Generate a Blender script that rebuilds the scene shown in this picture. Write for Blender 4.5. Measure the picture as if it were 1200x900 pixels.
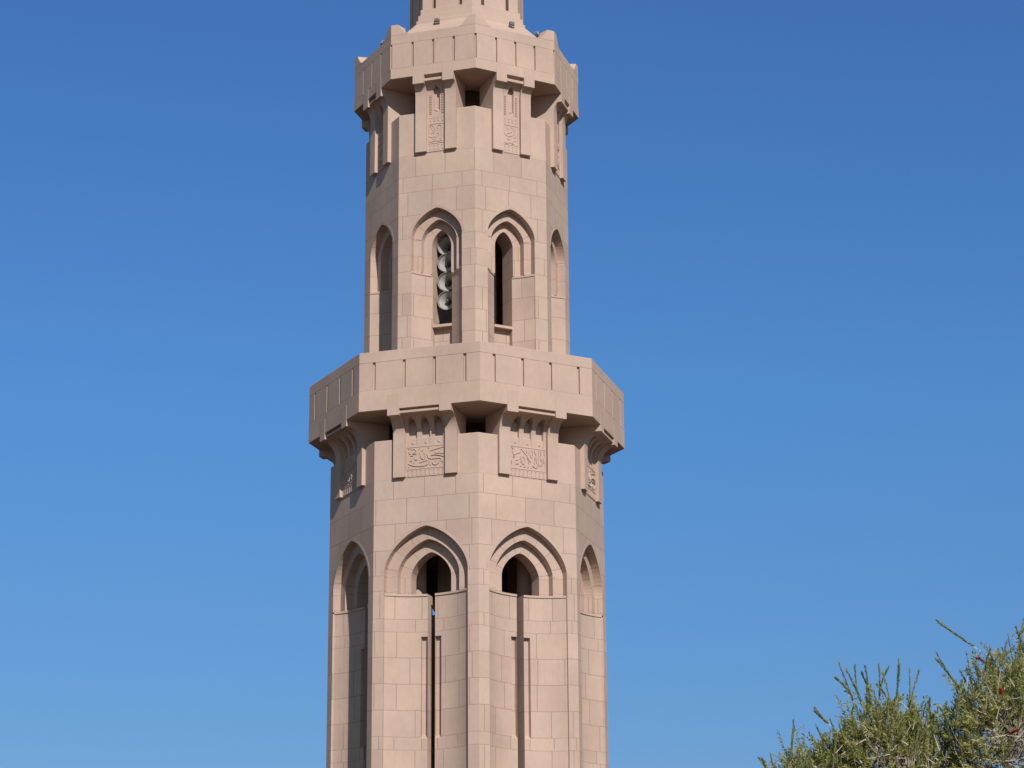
import bpy, math, random
from mathutils import Vector, Matrix
R_ = math.radians
random.seed(7)
for o in list(bpy.data.objects):
    bpy.data.objects.remove(o)
scene = bpy.context.scene
col = scene.collection

# ------------------------------------------------------------------ camera
PITCH, ROLL, YAW = 0.29972, -0.007686, 0.019743
FPX = 2769.0
cam_d = bpy.data.cameras.new('camera')
cam = bpy.data.objects.new('camera', cam_d)
col.objects.link(cam)
cp, sp, cy, sy = math.cos(PITCH), math.sin(PITCH), math.cos(YAW), math.sin(YAW)
fwd = Vector((sy * cp, cy * cp, sp))
rx = Vector((cy, -sy, 0))
upv = rx.cross(fwd)
cr, sr = math.cos(ROLL), math.sin(ROLL)
right = cr * rx + sr * upv
upc = -sr * rx + cr * upv
M = Matrix((right, upc, -fwd)).transposed().to_4x4()
M.translation = Vector((0, -75, 1.6))
cam.matrix_world = M
cam_d.sensor_width = 36
cam_d.sensor_fit = 'HORIZONTAL'
cam_d.lens = FPX / 1200 * 36
cam_d.clip_end = 6000
cam_d.clip_start = 0.1
scene.camera = cam

# ------------------------------------------------------------------ light
SUN_AZ, SUN_EL = R_(17.5), R_(33)          # azimuth measured from the camera's side of the tower towards +X
world = bpy.data.worlds.new('World')
scene.world = world
world.use_nodes = True
wn = world.node_tree
bg = wn.nodes['Background']
sky = wn.nodes.new('ShaderNodeTexSky')
sky.sky_type = 'NISHITA'
sky.sun_disc = False
sky.sun_elevation = SUN_EL
sky.sun_rotation = math.pi - SUN_AZ
sky.altitude = 0
sky.air_density = 1.0
sky.dust_density = 0.0
sky.ozone_density = 8.0
# deeper blue in view; unseen zenith and horizon warmed to temper ambient light
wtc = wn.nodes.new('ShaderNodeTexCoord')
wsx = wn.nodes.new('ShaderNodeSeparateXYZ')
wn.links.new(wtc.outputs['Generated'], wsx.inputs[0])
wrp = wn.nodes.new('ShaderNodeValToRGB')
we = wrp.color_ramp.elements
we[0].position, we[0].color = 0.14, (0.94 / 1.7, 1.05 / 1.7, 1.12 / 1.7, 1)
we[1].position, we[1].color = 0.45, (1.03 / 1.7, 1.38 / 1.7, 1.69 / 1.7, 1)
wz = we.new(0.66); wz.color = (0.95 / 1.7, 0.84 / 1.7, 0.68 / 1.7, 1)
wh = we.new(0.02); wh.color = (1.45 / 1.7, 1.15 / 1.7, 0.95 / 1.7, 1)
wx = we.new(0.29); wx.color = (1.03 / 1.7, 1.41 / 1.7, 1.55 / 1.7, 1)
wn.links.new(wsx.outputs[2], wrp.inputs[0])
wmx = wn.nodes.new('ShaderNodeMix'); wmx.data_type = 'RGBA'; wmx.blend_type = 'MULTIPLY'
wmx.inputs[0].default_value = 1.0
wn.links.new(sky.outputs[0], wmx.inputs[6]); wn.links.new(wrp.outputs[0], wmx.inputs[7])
# sky around the sun, behind the camera, brightened and warmed for ambient light
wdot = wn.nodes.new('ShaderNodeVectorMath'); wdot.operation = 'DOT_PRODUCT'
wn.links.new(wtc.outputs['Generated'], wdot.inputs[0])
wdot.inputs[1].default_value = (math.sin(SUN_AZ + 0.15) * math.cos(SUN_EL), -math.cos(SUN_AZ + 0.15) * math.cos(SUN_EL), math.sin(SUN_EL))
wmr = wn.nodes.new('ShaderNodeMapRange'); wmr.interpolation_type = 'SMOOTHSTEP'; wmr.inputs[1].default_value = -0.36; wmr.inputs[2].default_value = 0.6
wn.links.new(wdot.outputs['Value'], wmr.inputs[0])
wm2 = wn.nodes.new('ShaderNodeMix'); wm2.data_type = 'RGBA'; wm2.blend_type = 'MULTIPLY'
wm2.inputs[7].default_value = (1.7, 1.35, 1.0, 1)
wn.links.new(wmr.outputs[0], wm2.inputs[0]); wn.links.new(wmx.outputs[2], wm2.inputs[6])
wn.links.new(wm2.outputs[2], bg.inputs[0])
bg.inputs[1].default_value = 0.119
sun_d = bpy.data.lights.new('sun', 'SUN')
sun_d.energy = 4.35
sun_d.angle = R_(0.5)
sun_d.color = (1.0, 0.945, 0.885)
sun = bpy.data.objects.new('sun', sun_d)
col.objects.link(sun)
sdir = Vector((math.sin(SUN_AZ) * math.cos(SUN_EL), -math.cos(SUN_AZ) * math.cos(SUN_EL), math.sin(SUN_EL)))
sun.rotation_euler = sdir.to_track_quat('Z', 'Y').to_euler()
sun.location = (20, -60, 60)
vs = scene.view_settings
vs.view_transform = 'Standard'
vs.look = 'None'
vs.gamma = 1
vs.exposure = 0
vs.use_curve_mapping = False

# ------------------------------------------------------------------ helpers
def tag(o, label=None, cat=None, group=None, kind=None):
    if label: o['label'] = label
    if cat: o['category'] = cat
    if group: o['group'] = group
    if kind: o['kind'] = kind

def empty(name, loc, parent=None):
    o = bpy.data.objects.new(name, None)
    o.empty_display_size = 0.3
    col.objects.link(o)
    o.location = loc
    if parent: o.parent = parent
    return o

class MB:
    """collects polygons with uvs, becomes ONE mesh object"""
    def __init__(s):
        s.v, s.f, s.uv = [], [], []
    def poly(s, pts, uv=None):
        i = len(s.v)
        s.v += [tuple(p) for p in pts]
        s.f.append(tuple(range(i, i + len(pts))))
        s.uv.append(uv if uv else [(p[0] + p[1], VM(p[2])) for p in pts])
    def merge_index(s): pass
    def build(s, name, mat, parent=None, weld=True, smooth=False):
        me = bpy.data.meshes.new(name)
        me.from_pydata(s.v, [], s.f)
        l = me.uv_layers.new(name='UVMap')
        k = 0
        for f, uv in zip(s.f, s.uv):
            for j in range(len(f)):
                l.data[k].uv = uv[j]
                k += 1
        me.materials.append(mat)
        if weld:
            import bmesh
            bm = bmesh.new(); bm.from_mesh(me)
            bmesh.ops.remove_doubles(bm, verts=bm.verts, dist=0.0004)
            bmesh.ops.recalc_face_normals(bm, faces=bm.faces)
            bm.to_mesh(me); bm.free()
        if smooth:
            for p in me.polygons: p.use_smooth = True
        o = bpy.data.objects.new(name, me)
        col.objects.link(o)
        if parent: o.parent = parent
        return o

# courses of the two shafts (heights in metres), row number = v coordinate
LOW = [-0.2 + 0.8 * i for i in range(14)] + [11.35, 12.16, 12.55, 13.36, 14.17, 14.98, 15.78, 16.17, 17.03, 17.51, 18.29, 19.12, 19.92, 20.55, 21.86]
UPP = [22.45, 23.2, 24.0, 24.77, 25.53, 26.26, 27.02, 27.77, 28.34, 28.9, 29.7, 30.52, 31.05, 31.82, 33.32]
COURSES = LOW + UPP + [34.2, 35.0, 35.8, 36.6, 37.4, 38.2, 39.0, 40, 41, 42, 43, 44, 45, 46]
def VM(z):
    C = COURSES
    if z <= C[0]: return 0.0
    for i in range(len(C) - 1):
        if z <= C[i + 1]:
            return i + (z - C[i]) / (C[i + 1] - C[i])
    return len(C) - 1.0

T = math.tan(math.pi / 8)
CS = math.cos(math.pi / 8)
PHI = 0.07488
AN = [PHI + math.pi / 8 + k * math.pi / 4 for k in range(8)]      # outward normal of each face; 0 = right-hand front face

def P(u, w, z): return (u, -w, z)
def rot(p, a):
    c, s_ = math.cos(a), math.sin(a)
    return (c * p[0] - s_ * p[1], s_ * p[0] + c * p[1], p[2])

# ------------------------------------------------------------------ materials
def newmat(name):
    m = bpy.data.materials.new(name)
    m.use_nodes = True
    n = m.node_tree
    b = n.nodes['Principled BSDF']
    return m, n, b

def N(n, t, **kw):
    x = n.nodes.new(t)
    for k, v in kw.items(): setattr(x, k, v)
    return x

def ramp(n, stops):
    r = N(n, 'ShaderNodeValToRGB')
    e = r.color_ramp.elements
    e[0].position, e[0].color = stops[0][0], (*stops[0][1], 1)
    e[1].position, e[1].color = stops[-1][0], (*stops[-1][1], 1)
    for p, c in stops[1:-1]:
        x = e.new(p); x.color = (*c, 1)
    return r

STONE = [(0.0, (0.462, 0.33, 0.268)), (0.3, (0.485, 0.352, 0.288)), (0.6, (0.494, 0.362, 0.295)), (0.85, (0.504, 0.368, 0.288)), (1.0, (0.479, 0.362, 0.297))]

def stone(name, coursed=True, width=1.02):
    m, n, b = newmat(name)
    L = n.links.new
    tc = N(n, 'ShaderNodeTexCoord')
    b.inputs['Roughness'].default_value = 0.9
    b.inputs['Specular IOR Level'].default_value = 0.2
    geo = N(n, 'ShaderNodeNewGeometry')
    if coursed:
        oi = N(n, 'ShaderNodeObjectInfo')
        mul = N(n, 'ShaderNodeMath', operation='MULTIPLY'); mul.inputs[1].default_value = 37.0
        L(oi.outputs['Random'], mul.inputs[0])
        cmb = N(n, 'ShaderNodeCombineXYZ'); L(mul.outputs[0], cmb.inputs[0])
        add = N(n, 'ShaderNodeVectorMath', operation='ADD')
        L(tc.outputs['UV'], add.inputs[0]); L(cmb.outputs[0], add.inputs[1])
        br = N(n, 'ShaderNodeTexBrick')
        br.offset = 0.43; br.offset_frequency = 2; br.squash = 0.82; br.squash_frequency = 3
        L(add.outputs[0], br.inputs['Vector'])
        br.inputs['Color1'].default_value = (0, 0, 0, 1)
        br.inputs['Color2'].default_value = (1, 1, 1, 1)
        br.inputs['Mortar'].default_value = (0.5, 0.5, 0.5, 1)
        br.inputs['Scale'].default_value = 1
        br.inputs['Mortar Size'].default_value = 0.011
        br.inputs['Mortar Smooth'].default_value = 0.2
        br.inputs['Brick Width'].default_value = width
        br.inputs['Row Height'].default_value = 1.0
        src = br.outputs['Color']
    else:
        src = geo.outputs['Random Per Island']
    rp = ramp(n, STONE if coursed else [(p_, tuple(0.5 * a_ + 0.5 * b_ for a_, b_ in zip(c_, (0.490, 0.355, 0.284)))) for p_, c_ in STONE])
    L(src, rp.inputs[0])
    # broad weathering and fine grain, both fixed in object space
    n1 = N(n, 'ShaderNodeTexNoise'); n1.inputs['Scale'].default_value = 0.55; n1.inputs['Detail'].default_value = 5
    L(tc.outputs['Object'], n1.inputs['Vector'])
    mp = N(n, 'ShaderNodeMapping'); mp.inputs['Scale'].default_value = (7, 7, 4)
    L(tc.outputs['Object'], mp.inputs[0])
    n2 = N(n, 'ShaderNodeTexNoise'); n2.inputs['Scale'].default_value = 1.0; n2.inputs['Detail'].default_value = 6
    L(mp.outputs[0], n2.inputs['Vector'])
    r1 = N(n, 'ShaderNodeMapRange'); r1.inputs[1].default_value = 0.3; r1.inputs[2].default_value = 0.7; r1.inputs[3].default_value = 0.91; r1.inputs[4].default_value = 1.08
    L(n1.outputs[0], r1.inputs[0])
    r2 = N(n, 'ShaderNodeMapRange'); r2.inputs[1].default_value = 0.3; r2.inputs[2].default_value = 0.7; r2.inputs[3].default_value = 0.965; r2.inputs[4].default_value = 1.035
    L(n2.outputs[0], r2.inputs[0])
    mm = N(n, 'ShaderNodeMath', operation='MULTIPLY'); L(r1.outputs[0], mm.inputs[0]); L(r2.outputs[0], mm.inputs[1])
    vm = N(n, 'ShaderNodeVectorMath', operation='SCALE')
    L(rp.outputs[0], vm.inputs[0]); L(mm.outputs[0], vm.inputs['Scale'])
    out = vm.outputs[0]
    mp2 = N(n, 'ShaderNodeMapping'); mp2.inputs['Scale'].default_value = (3.2, 3.2, 0.22)
    L(tc.outputs['Object'], mp2.inputs[0])
    n4 = N(n, 'ShaderNodeTexNoise'); n4.inputs['Scale'].default_value = 1.0; n4.inputs['Detail'].default_value = 7; n4.inputs['Roughness'].default_value = 0.65
    L(mp2.outputs[0], n4.inputs['Vector'])
    r4 = N(n, 'ShaderNodeMapRange'); r4.inputs[1].default_value = 0.56; r4.inputs[2].default_value = 0.78; r4.inputs[3].default_value = 0.0; r4.inputs[4].default_value = 0.17
    L(n4.outputs[0], r4.inputs[0])
    st = N(n, 'ShaderNodeMix', data_type='RGBA'); L(r4.outputs[0], st.inputs[0]); L(out, st.inputs[6]); st.inputs[7].default_value = (0.34, 0.26, 0.205, 1)
    out = st.outputs[2]
    n3 = N(n, 'ShaderNodeTexNoise'); n3.inputs['Scale'].default_value = 30; n3.inputs['Detail'].default_value = 4
    L(tc.outputs['Object'], n3.inputs['Vector'])
    bp = N(n, 'ShaderNodeBump'); bp.inputs['Strength'].default_value = 0.25; bp.inputs['Distance'].default_value = 0.012
    h = n3.outputs[0]
    if coursed:
        mx = N(n, 'ShaderNodeMix', data_type='RGBA')
        L(br.outputs['Fac'], mx.inputs[0]); L(out, mx.inputs[6]); mx.inputs[7].default_value = (0.29, 0.205, 0.155, 1)
        out = mx.outputs[2]
        sb = N(n, 'ShaderNodeMath', operation='MULTIPLY_ADD')
        L(br.outputs['Fac'], sb.inputs[0]); sb.inputs[1].default_value = -1.0; L(h, sb.inputs[2])
        h = sb.outputs[0]
    L(h, bp.inputs['Height'])
    L(bp.outputs[0], b.inputs['Normal'])
    L(out, b.inputs['Base Color'])
    return m

M_ASH = stone('coursed_sandstone')
M_ARCH = stone('arch_sandstone', width=0.62)
M_PLAIN = stone('plain_sandstone', coursed=False)

def simple(name, colr, rough=0.6, metal=0.0, noise=0.12, scale=9):
    m, n, b = newmat(name)
    tc = N(n, 'ShaderNodeTexCoord'); t = N(n, 'ShaderNodeTexNoise')
    t.inputs['Scale'].default_value = scale; t.inputs['Detail'].default_value = 4
    n.links.new(tc.outputs['Object'], t.inputs['Vector'])
    r = ramp(n, [(0.3, tuple(c * (1 - noise) for c in colr)), (0.7, tuple(min(1, c * (1 + noise)) for c in colr))])
    n.links.new(t.outputs[0], r.inputs[0]); n.links.new(r.outputs[0], b.inputs['Base Color'])
    b.inputs['Roughness'].default_value = rough; b.inputs['Metallic'].default_value = metal
    return m
M_HORN = simple('pale_grey_enamel', (0.32, 0.31, 0.285), 0.45)
M_PLUG = simple('dark_grey_plastic', (0.09, 0.09, 0.09), 0.45)
M_DARK = simple('dark_metal', (0.05, 0.05, 0.055), 0.5)
M_LAMP = simple('grey_lamp_casing', (0.20, 0.19, 0.18), 0.5)
M_GLASS = simple('lamp_glass', (0.55, 0.57, 0.6), 0.15)

# ------------------------------------------------------------------ ground
gm = MB()
S_ = 2500
gm.poly([(-S_, -S_, 0), (S_, -S_, 0), (S_, S_, 0), (-S_, S_, 0)])
m, n, b = newmat('pale_stone_paving')
tc = N(n, 'ShaderNodeTexCoord')
br = N(n, 'ShaderNodeTexBrick'); br.inputs['Scale'].default_value = 1.0
br.inputs['Brick Width'].default_value = 0.9; br.inputs['Row Height'].default_value = 0.6; br.inputs['Mortar Size'].default_value = 0.008
br.inputs['Color1'].default_value = (0.10, 0.068, 0.042, 1); br.inputs['Color2'].default_value = (0.12, 0.08, 0.05, 1); br.inputs['Mortar'].default_value = (0.08, 0.06, 0.045, 1)
n.links.new(tc.outputs['Object'], br.inputs['Vector'])
nz = N(n, 'ShaderNodeTexNoise'); nz.inputs['Scale'].default_value = 0.08; nz.inputs['Detail'].default_value = 6
n.links.new(tc.outputs['Object'], nz.inputs['Vector'])
mx = N(n, 'ShaderNodeMix', data_type='RGBA', blend_type='MULTIPLY'); mx.inputs[0].default_value = 0.5
n.links.new(br.outputs[0], mx.inputs[6]); n.links.new(nz.outputs[0], mx.inputs[7])
n.links.new(mx.outputs[2], b.inputs['Base Color'])
b.inputs['Roughness'].default_value = 0.9
g = gm.build('ground', m)
tag(g, kind='structure')

# ------------------------------------------------------------------ arch mathematics
EP, EQ = 1.42, 1.76
def arch_pts(hw, zs, za, n=14):
    """half arch from the springing (theta 0) to the apex"""
    out = []
    for i in range(n + 1):
        t = math.pi / 2 * i / n
        out.append((hw * max(0.0, math.cos(t)) ** (2 / EP), zs + (za - zs) * math.sin(t) ** (2 / EQ)))
    out[-1] = (0.0, za)
    return out
def arch_x(hw, zs, za, z):
    if z <= zs: return hw
    s_ = min(1.0, (z - zs) / (za - zs))
    return hw * max(0.0, 1 - s_ ** EQ) ** (1 / EP)

class Tier:
    pass
LO = Tier(); LO.a = 4.4809 * CS; LO.z0 = 0.0; LO.z1 = 21.85; LO.nb = 8.0
LO.sill = 16.96; LO.rings = [(1.36, 17.60, 19.00), (1.00, 17.56, 18.63), (0.655, 17.52, 18.27)]; LO.dep = [0.0, 0.26, 0.52]; LO.back = 1.0
LO.slit = 0.12
UP = Tier(); UP.a = 3.4466 * CS; UP.z0 = 22.9; UP.z1 = 33.32; UP.nb = 23.2
UP.sill = 27.78; UP.rings = [(0.865, 28.98, 29.88), (0.60, 28.88, 29.56), (0.33, 28.75, 29.27)]; UP.dep = [0.0, 0.26, 0.52]; UP.back = 1.25
UP.slit = None

def low_depth(u):
    R0 = (1.36 ** 2 + 0.49 ** 2) / (2 * 0.49)
    return 0.07 + (math.sqrt(R0 * R0 - u * u) - (R0 - 0.49))
def panel_path(t):
    """half path of the splayed / hollow panel under the arches: (u, depth), from the pier edge towards the centre"""
    if t is LO:
        us = [1.36 - (1.36 - 0.33) * i / 8 for i in range(9)] + [0.22, 0.12]
        return [(1.36, 0.0)] + [(u, low_depth(u)) for u in us]
    pts = [(0.865, 0.0), (0.865, 0.03)]
    for i in range(1, 7):
        f = i / 6
        pts.append((0.865 - (0.865 - 0.33) * f, 0.03 + 0.57 * f + 0.03 * math.sin(math.pi * f)))
    return pts

minaret = empty('minaret', (0, 0, 0))
tag(minaret, 'tall octagonal sandstone minaret with two balconies, carved corbels and stepped pointed windows', 'minaret')

def zlist(t, lo, hi, extra=()):
    z = {round(c, 4) for c in COURSES if lo < c < hi} | {round(e, 4) for e in extra if lo <= e <= hi} | {lo, hi}
    return sorted(z)

# ------------------------------------------------------------------ shafts
def shaft(t):
    mb = MB()
    hw = t.a * T
    h0, zs, za = t.rings[0]
    ztop = LOW[-2] if t is LO else UPP[-2]
    zs_ = zlist(t, t.z0, ztop, [p[1] for p in arch_pts(h0, zs, za)] + [t.nb])
    cap = 0.03
    for k in range(8):
        a = AN[k]
        for z0, z1 in zip(zs_[:-1], zs_[1:]):
            uo = k * 2 * hw + 100
            def q(ua0, ub0, ua1, ub1):
                mb.poly([rot(P(ua0, t.a, z0), a), rot(P(ub0, t.a, z0), a), rot(P(ub1, t.a, z1), a), rot(P(ua1, t.a, z1), a)],
                        [(uo + ua0, VM(z0)), (uo + ub0, VM(z0)), (uo + ub1, VM(z1)), (uo + ua1, VM(z1))])
            if z0 >= t.nb - 1e-4 and z1 <= za + 1e-4:
                x0, x1 = arch_x(h0, zs, za, z0), arch_x(h0, zs, za, z1)
                q(-hw, -x0, -hw, -x1); q(x0, hw, x1, hw)
            else:
                q(-hw, hw, -hw, hw)
    sh = mb.build('shaft', M_ASH, minaret)
    # tall block at each corner between the corbels, with a chamfered head
    cb = MB()
    sec = [(t.a, ztop), (t.a, t.z1 - cap), (t.a - cap, t.z1), (t.a - 0.38, t.z1), (t.a - 0.38, ztop - 0.3)]
    for a, sg in ((AN[0], -1), (AN[7], 1)):
        for (w0, z0), (w1, z1) in zip(sec[:-1], sec[1:]):
            cb.poly([rot(P(0, w0, z0), a), rot(P(sg * w0 * T, w0, z0), a), rot(P(sg * w1 * T, w1, z1), a), rot(P(0, w1, z1), a)])
    c0 = cb.build('corner_block', M_PLAIN, sh)
    for k in range(1, 8):
        c = c0.copy(); col.objects.link(c); c.parent = sh; c.rotation_euler = (0, 0, k * math.pi / 4)
shaft(LO); shaft(UP)

# ------------------------------------------------------------------ window niches
def niche_mesh(t):
    mb = MB(); ar = MB()
    a = t.a
    n = 14
    arcs = [arch_pts(h, zs, za, n) for (h, zs, za) in t.rings]
    def vert(path, z0, z1, ex=(), uo=0.0):
        """vertical wall over a plan path [(u,w)]"""
        zz = zlist(t, z0, z1, ex)
        s_ = uo
        for (u0, w0), (u1, w1) in zip(path[:-1], path[1:]):
            d = math.hypot(u1 - u0, w1 - w0)
            for za, zb in zip(zz[:-1], zz[1:]):
                mb.poly([P(u0, w0, za), P(u1, w1, za), P(u1, w1, zb), P(u0, w0, zb)],
                        [(s_, VM(za)), (s_ + d, VM(za)), (s_ + d, VM(zb)), (s_, VM(zb))])
            s_ += d
    def arcstrip(A, B, wa, wb, sg, row):
        s_ = 0.31
        for i in range(len(A) - 1):
            d = math.hypot(A[i + 1][0] - A[i][0], A[i + 1][1] - A[i][1])
            ar.poly([P(sg * A[i][0], wa, A[i][1]), P(sg * A[i + 1][0], wa, A[i + 1][1]), P(sg * B[i + 1][0], wb, B[i + 1][1]), P(sg * B[i][0], wb, B[i][1])],
                    [(0.31, row + 0.5)] * 4 if row >= 60 else [(sg * s_, row + 0.3), (sg * (s_ + d), row + 0.3), (sg * (s_ + d), row + 0.7), (sg * s_, row + 0.7)])
            s_ += d
    deps = t.dep
    for sg in (-1, 1):
        # arch orders: soffits, floors, jambs
        for i in range(3):
            w0 = a - deps[i]
            w1 = a - (deps[i + 1] if i < 2 else t.back)
            arcstrip(arcs[i], arcs[i], w0, w1, sg, 20 + 7 * i)
            vert([(sg * t.rings[i][0], w0), (sg * t.rings[i][0], w1)], t.sill, t.rings[i][1], uo=3.1 * i)
            if i < 2:
                arcstrip(arcs[i], arcs[i + 1], w1, w1, sg, 40 + 5 * i)
                # floor below the springing
                zz = zlist(t, t.sill, t.rings[i][1])
                for za, zb in zip(zz[:-1], zz[1:]):
                    ua, ub = t.rings[i][0], t.rings[i + 1][0]
                    zb2 = zb if zb < t.rings[i][1] else t.rings[i + 1][1]
                    mb.poly([P(sg * ua, w1, za), P(sg * ub, w1, za), P(sg * ub, w1, zb2), P(sg * ua, w1, zb)],
                            [(sg * ua * 1.0 + 5, VM(za)), (sg * ub + 5, VM(za)), (sg * ub + 5, VM(zb)), (sg * ua + 5, VM(zb))])
        # thin raised outline round the outer arch
        h0, z0, za0 = t.rings[0]
        outl = arch_pts(h0 + 0.105, z0 - 0.02, za0 + 0.10, n)
        arcstrip(arcs[0], outl, a + 0.006, a + 0.006, sg, 60)
        arcstrip(outl, outl, a + 0.006, a - 0.01, sg, 66)
        arcstrip(arcs[0], arcs[0], a + 0.006, a - 0.001, sg, 68)
        # hollow panel under the sill
        pp = [(sg * u, a - d) for u, d in panel_path(t)]
        if t is LO:
            cut = 0.33
            outer = [p for p in pp if abs(p[0]) >= cut - 1e-4]
            inner = [p for p in pp if abs(p[0]) <= cut + 1e-4]
            vert(outer, t.nb, t.sill - 0.06, [12.5, 15.63], uo=sg * 2)
            o2 = 2 + 1.3
            vert(inner, t.nb, 12.5, uo=sg * o2)
            vert(inner, 15.63, t.sill - 0.06, uo=sg * o2)
            rec = [(u, w - 0.14) for u, w in inner]
            vert(rec, 12.5, 15.63, uo=sg * o2)
            vert([inner[0], rec[0]], 12.5, 15.63)
            for z, zi in ((12.5, 12.62), (15.63, 15.63)):      # sloping foot, flat head
                for i in range(len(inner) - 1):
                    mb.poly([P(*inner[i], z), P(*inner[i + 1], z), P(*rec[i + 1], zi), P(*rec[i], zi)], [(0.3, 2.4), (0.5, 2.4), (0.5, 2.6), (0.3, 2.6)])
            vert([(sg * t.slit, pp[-1][1]), (sg * t.slit, a - t.back)], t.nb, t.sill - 0.06)
        else:
            vert(pp, t.nb, t.sill - 0.06, uo=sg * 2)
            vert([(sg * 0.33, pp[-1][1]), (sg * 0.33, a - t.back)], t.nb, t.sill)
    if t is UP:
        w = a - 0.80
        vert([(-0.33, w), (0.33, w)], t.nb, 26.0, uo=0.17)
        mb.poly([P(-0.33, w, 26.0), P(0.33, w, 26.0), P(0.33, a - t.back, 26.0), P(-0.33, a - t.back, 26.0)])
    else:
        pass
    # bottom of the niche
    mb.poly([P(-t.rings[0][0], a, t.nb), P(t.rings[0][0], a, t.nb), P(t.rings[0][0], a - t.back, t.nb), P(-t.rings[0][0], a - t.back, t.nb)])
    return mb, ar

def sill_mesh(t, sg):
    mb = MB()
    a = t.a
    z0, z1 = t.sill - 0.065, t.sill
    for sg in (sg,):
        path = panel_path(t)[1:]
        fr = []
        for i, (u, d) in enumerate(path):
            dd = max(-0.0, d - 0.035)
            fr.append((sg * u, a - dd))
        if t is LO:
            bk = [(sg * abs(u), a - (0.54 if abs(u) > 0.66 else t.back)) for u, w in fr]
        else:
            bk = [(sg * max(abs(u), 0.335), a - 0.66) for u, w in fr]
        for i in range(len(fr) - 1):
            for z in (z0, z1):
                mb.poly([P(*fr[i], z), P(*fr[i + 1], z), P(*bk[i + 1], z), P(*bk[i], z)])
            mb.poly([P(*fr[i], z0), P(*fr[i + 1], z0), P(*fr[i + 1], z1), P(*fr[i], z1)])
        mb.poly([P(*fr[-1], z0), P(*bk[-1], z0), P(*bk[-1], z1), P(*fr[-1], z1)])
        mb.poly([P(*fr[0], z0), P(*bk[0], z0), P(*bk[0], z1), P(*fr[0], z1)])
    return mb

def box(mb, u0, u1, w0, w1, z0, z1, ch=0.0):
    p = [P(u0, w0, z0), P(u1, w0, z0), P(u1, w1, z0), P(u0, w1, z0), P(u0, w0, z1), P(u1, w0, z1), P(u1, w1, z1), P(u0, w1, z1)]
    for f in ((0, 1, 2, 3), (4, 5, 6, 7), (0, 1, 5, 4), (1, 2, 6, 5), (2, 3, 7, 6), (3, 0, 4, 7)):
        mb.poly([p[i] for i in f])

def part_copy(o, parent, a):
    c = o.copy(); col.objects.link(c); c.parent = parent; c.rotation_euler = (0, 0, a)
    return c

def niches(t):
    mb, ar = niche_mesh(t)
    first = mb.build('window_niche', M_ASH, minaret, weld=False)
    arch = ar.build('stepped_arch', M_ARCH, first, weld=False)
    subs = [arch] + [sill_mesh(t, sg).build('window_sill', M_PLAIN, first) for sg in (-1, 1)]
    if t is UP:
        lb = MB(); box(lb, -0.327, 0.327, t.a - 0.86, t.a - 0.565, 25.965, 26.05)
        subs.append(lb.build('window_ledge', M_PLAIN, first))
    first.rotation_euler = (0, 0, AN[0])
    for k in range(1, 8):
        c = part_copy(first, minaret, AN[k])
        for s_ in subs: part_copy(s_, c, 0)
niches(LO); niches(UP)

# inner stair core, seen through the openings
mb = MB()
for i in range(24):
    t0, t1 = 2 * math.pi * i / 24, 2 * math.pi * (i + 1) / 24
    zz = [0, 5, 10, 15, 16.75, 20, 25, 30, 36]
    for za, zb in zip(zz[:-1], zz[1:]):
        r = 1.62 if zb <= 16.76 else 0.98
        mb.poly([(r * math.cos(t0), r * math.sin(t0), za), (r * math.cos(t1), r * math.sin(t1), za), (r * math.cos(t1), r * math.sin(t1), zb), (r * math.cos(t0), r * math.sin(t0), zb)],
                [(r * t0, VM(za)), (r * t1, VM(za)), (r * t1, VM(zb)), (r * t0, VM(zb))])
mb.poly([(1.62 * math.cos(2 * math.pi * i / 24), 1.62 * math.sin(2 * math.pi * i / 24), 16.75) for i in range(24)])
mb.build('stair_core', M_ASH, minaret)

# added slab inside the shaft, keeps sun out of the void behind the lower windows
lb = MB()
for z in (19.2, 19.4):
    lb.poly([rot(P(-3.95 * T, 3.95, z), a) for a in AN])
for a in AN:
    lb.poly([rot(P(-3.95 * T, 3.95, 19.2), a), rot(P(3.95 * T, 3.95, 19.2), a), rot(P(3.95 * T, 3.95, 19.4), a), rot(P(-3.95 * T, 3.95, 19.4), a)])
lb.build('light_block_slab', M_PLAIN, minaret)
# ring of round inner columns, glimpsed in the lower windows
mb = MB()
for i in range(16):
    t0, t1 = 2 * math.pi * i / 16, 2 * math.pi * (i + 1) / 16
    for za, zb in zip((8, 12, 16, 18.5), (12, 16, 18.5, 21.5)):
        mb.poly([(0.28 * math.cos(t0), 0.28 * math.sin(t0), za), (0.28 * math.cos(t1), 0.28 * math.sin(t1), za), (0.28 * math.cos(t1), 0.28 * math.sin(t1), zb), (0.28 * math.cos(t0), 0.28 * math.sin(t0), zb)])
ic = mb.build('inner_column', M_PLAIN, minaret, smooth=True)
for k in range(8):
    c = ic if k == 0 else ic.copy()
    if k: col.objects.link(c); c.parent = minaret
    an = PHI + k * math.pi / 4
    c.location = (2.42 * math.sin(an), -2.42 * math.cos(an), 0)

# ------------------------------------------------------------------ balconies
def mprism(mb, sec, uL, uR, a):
    """section [(w,z)] extruded along the face; None = mitred at the octagon's corner"""
    def ul(w): return -w * T if uL is None else uL
    def ur(w): return w * T if uR is None else uR
    Lp = [rot(P(ul(w), w, z), a) for w, z in sec]
    Rp = [rot(P(ur(w), w, z), a) for w, z in sec]
    n = len(sec)
    for i in range(n):
        j = (i + 1) % n
        mb.poly([Lp[i], Rp[i], Rp[j], Lp[j]])
    if uL is not None: mb.poly(Lp)
    if uR is not None: mb.poly(Rp)

def rect(w0, w1, z0, z1, c=0.0):
    if not c: return [(w0, z0), (w1, z0), (w1, z1), (w0, z1)]
    return [(w0, z0), (w1 - c, z0), (w1, z0 + c), (w1, z1 - c), (w1 - c, z1), (w0, z1)]

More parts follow.
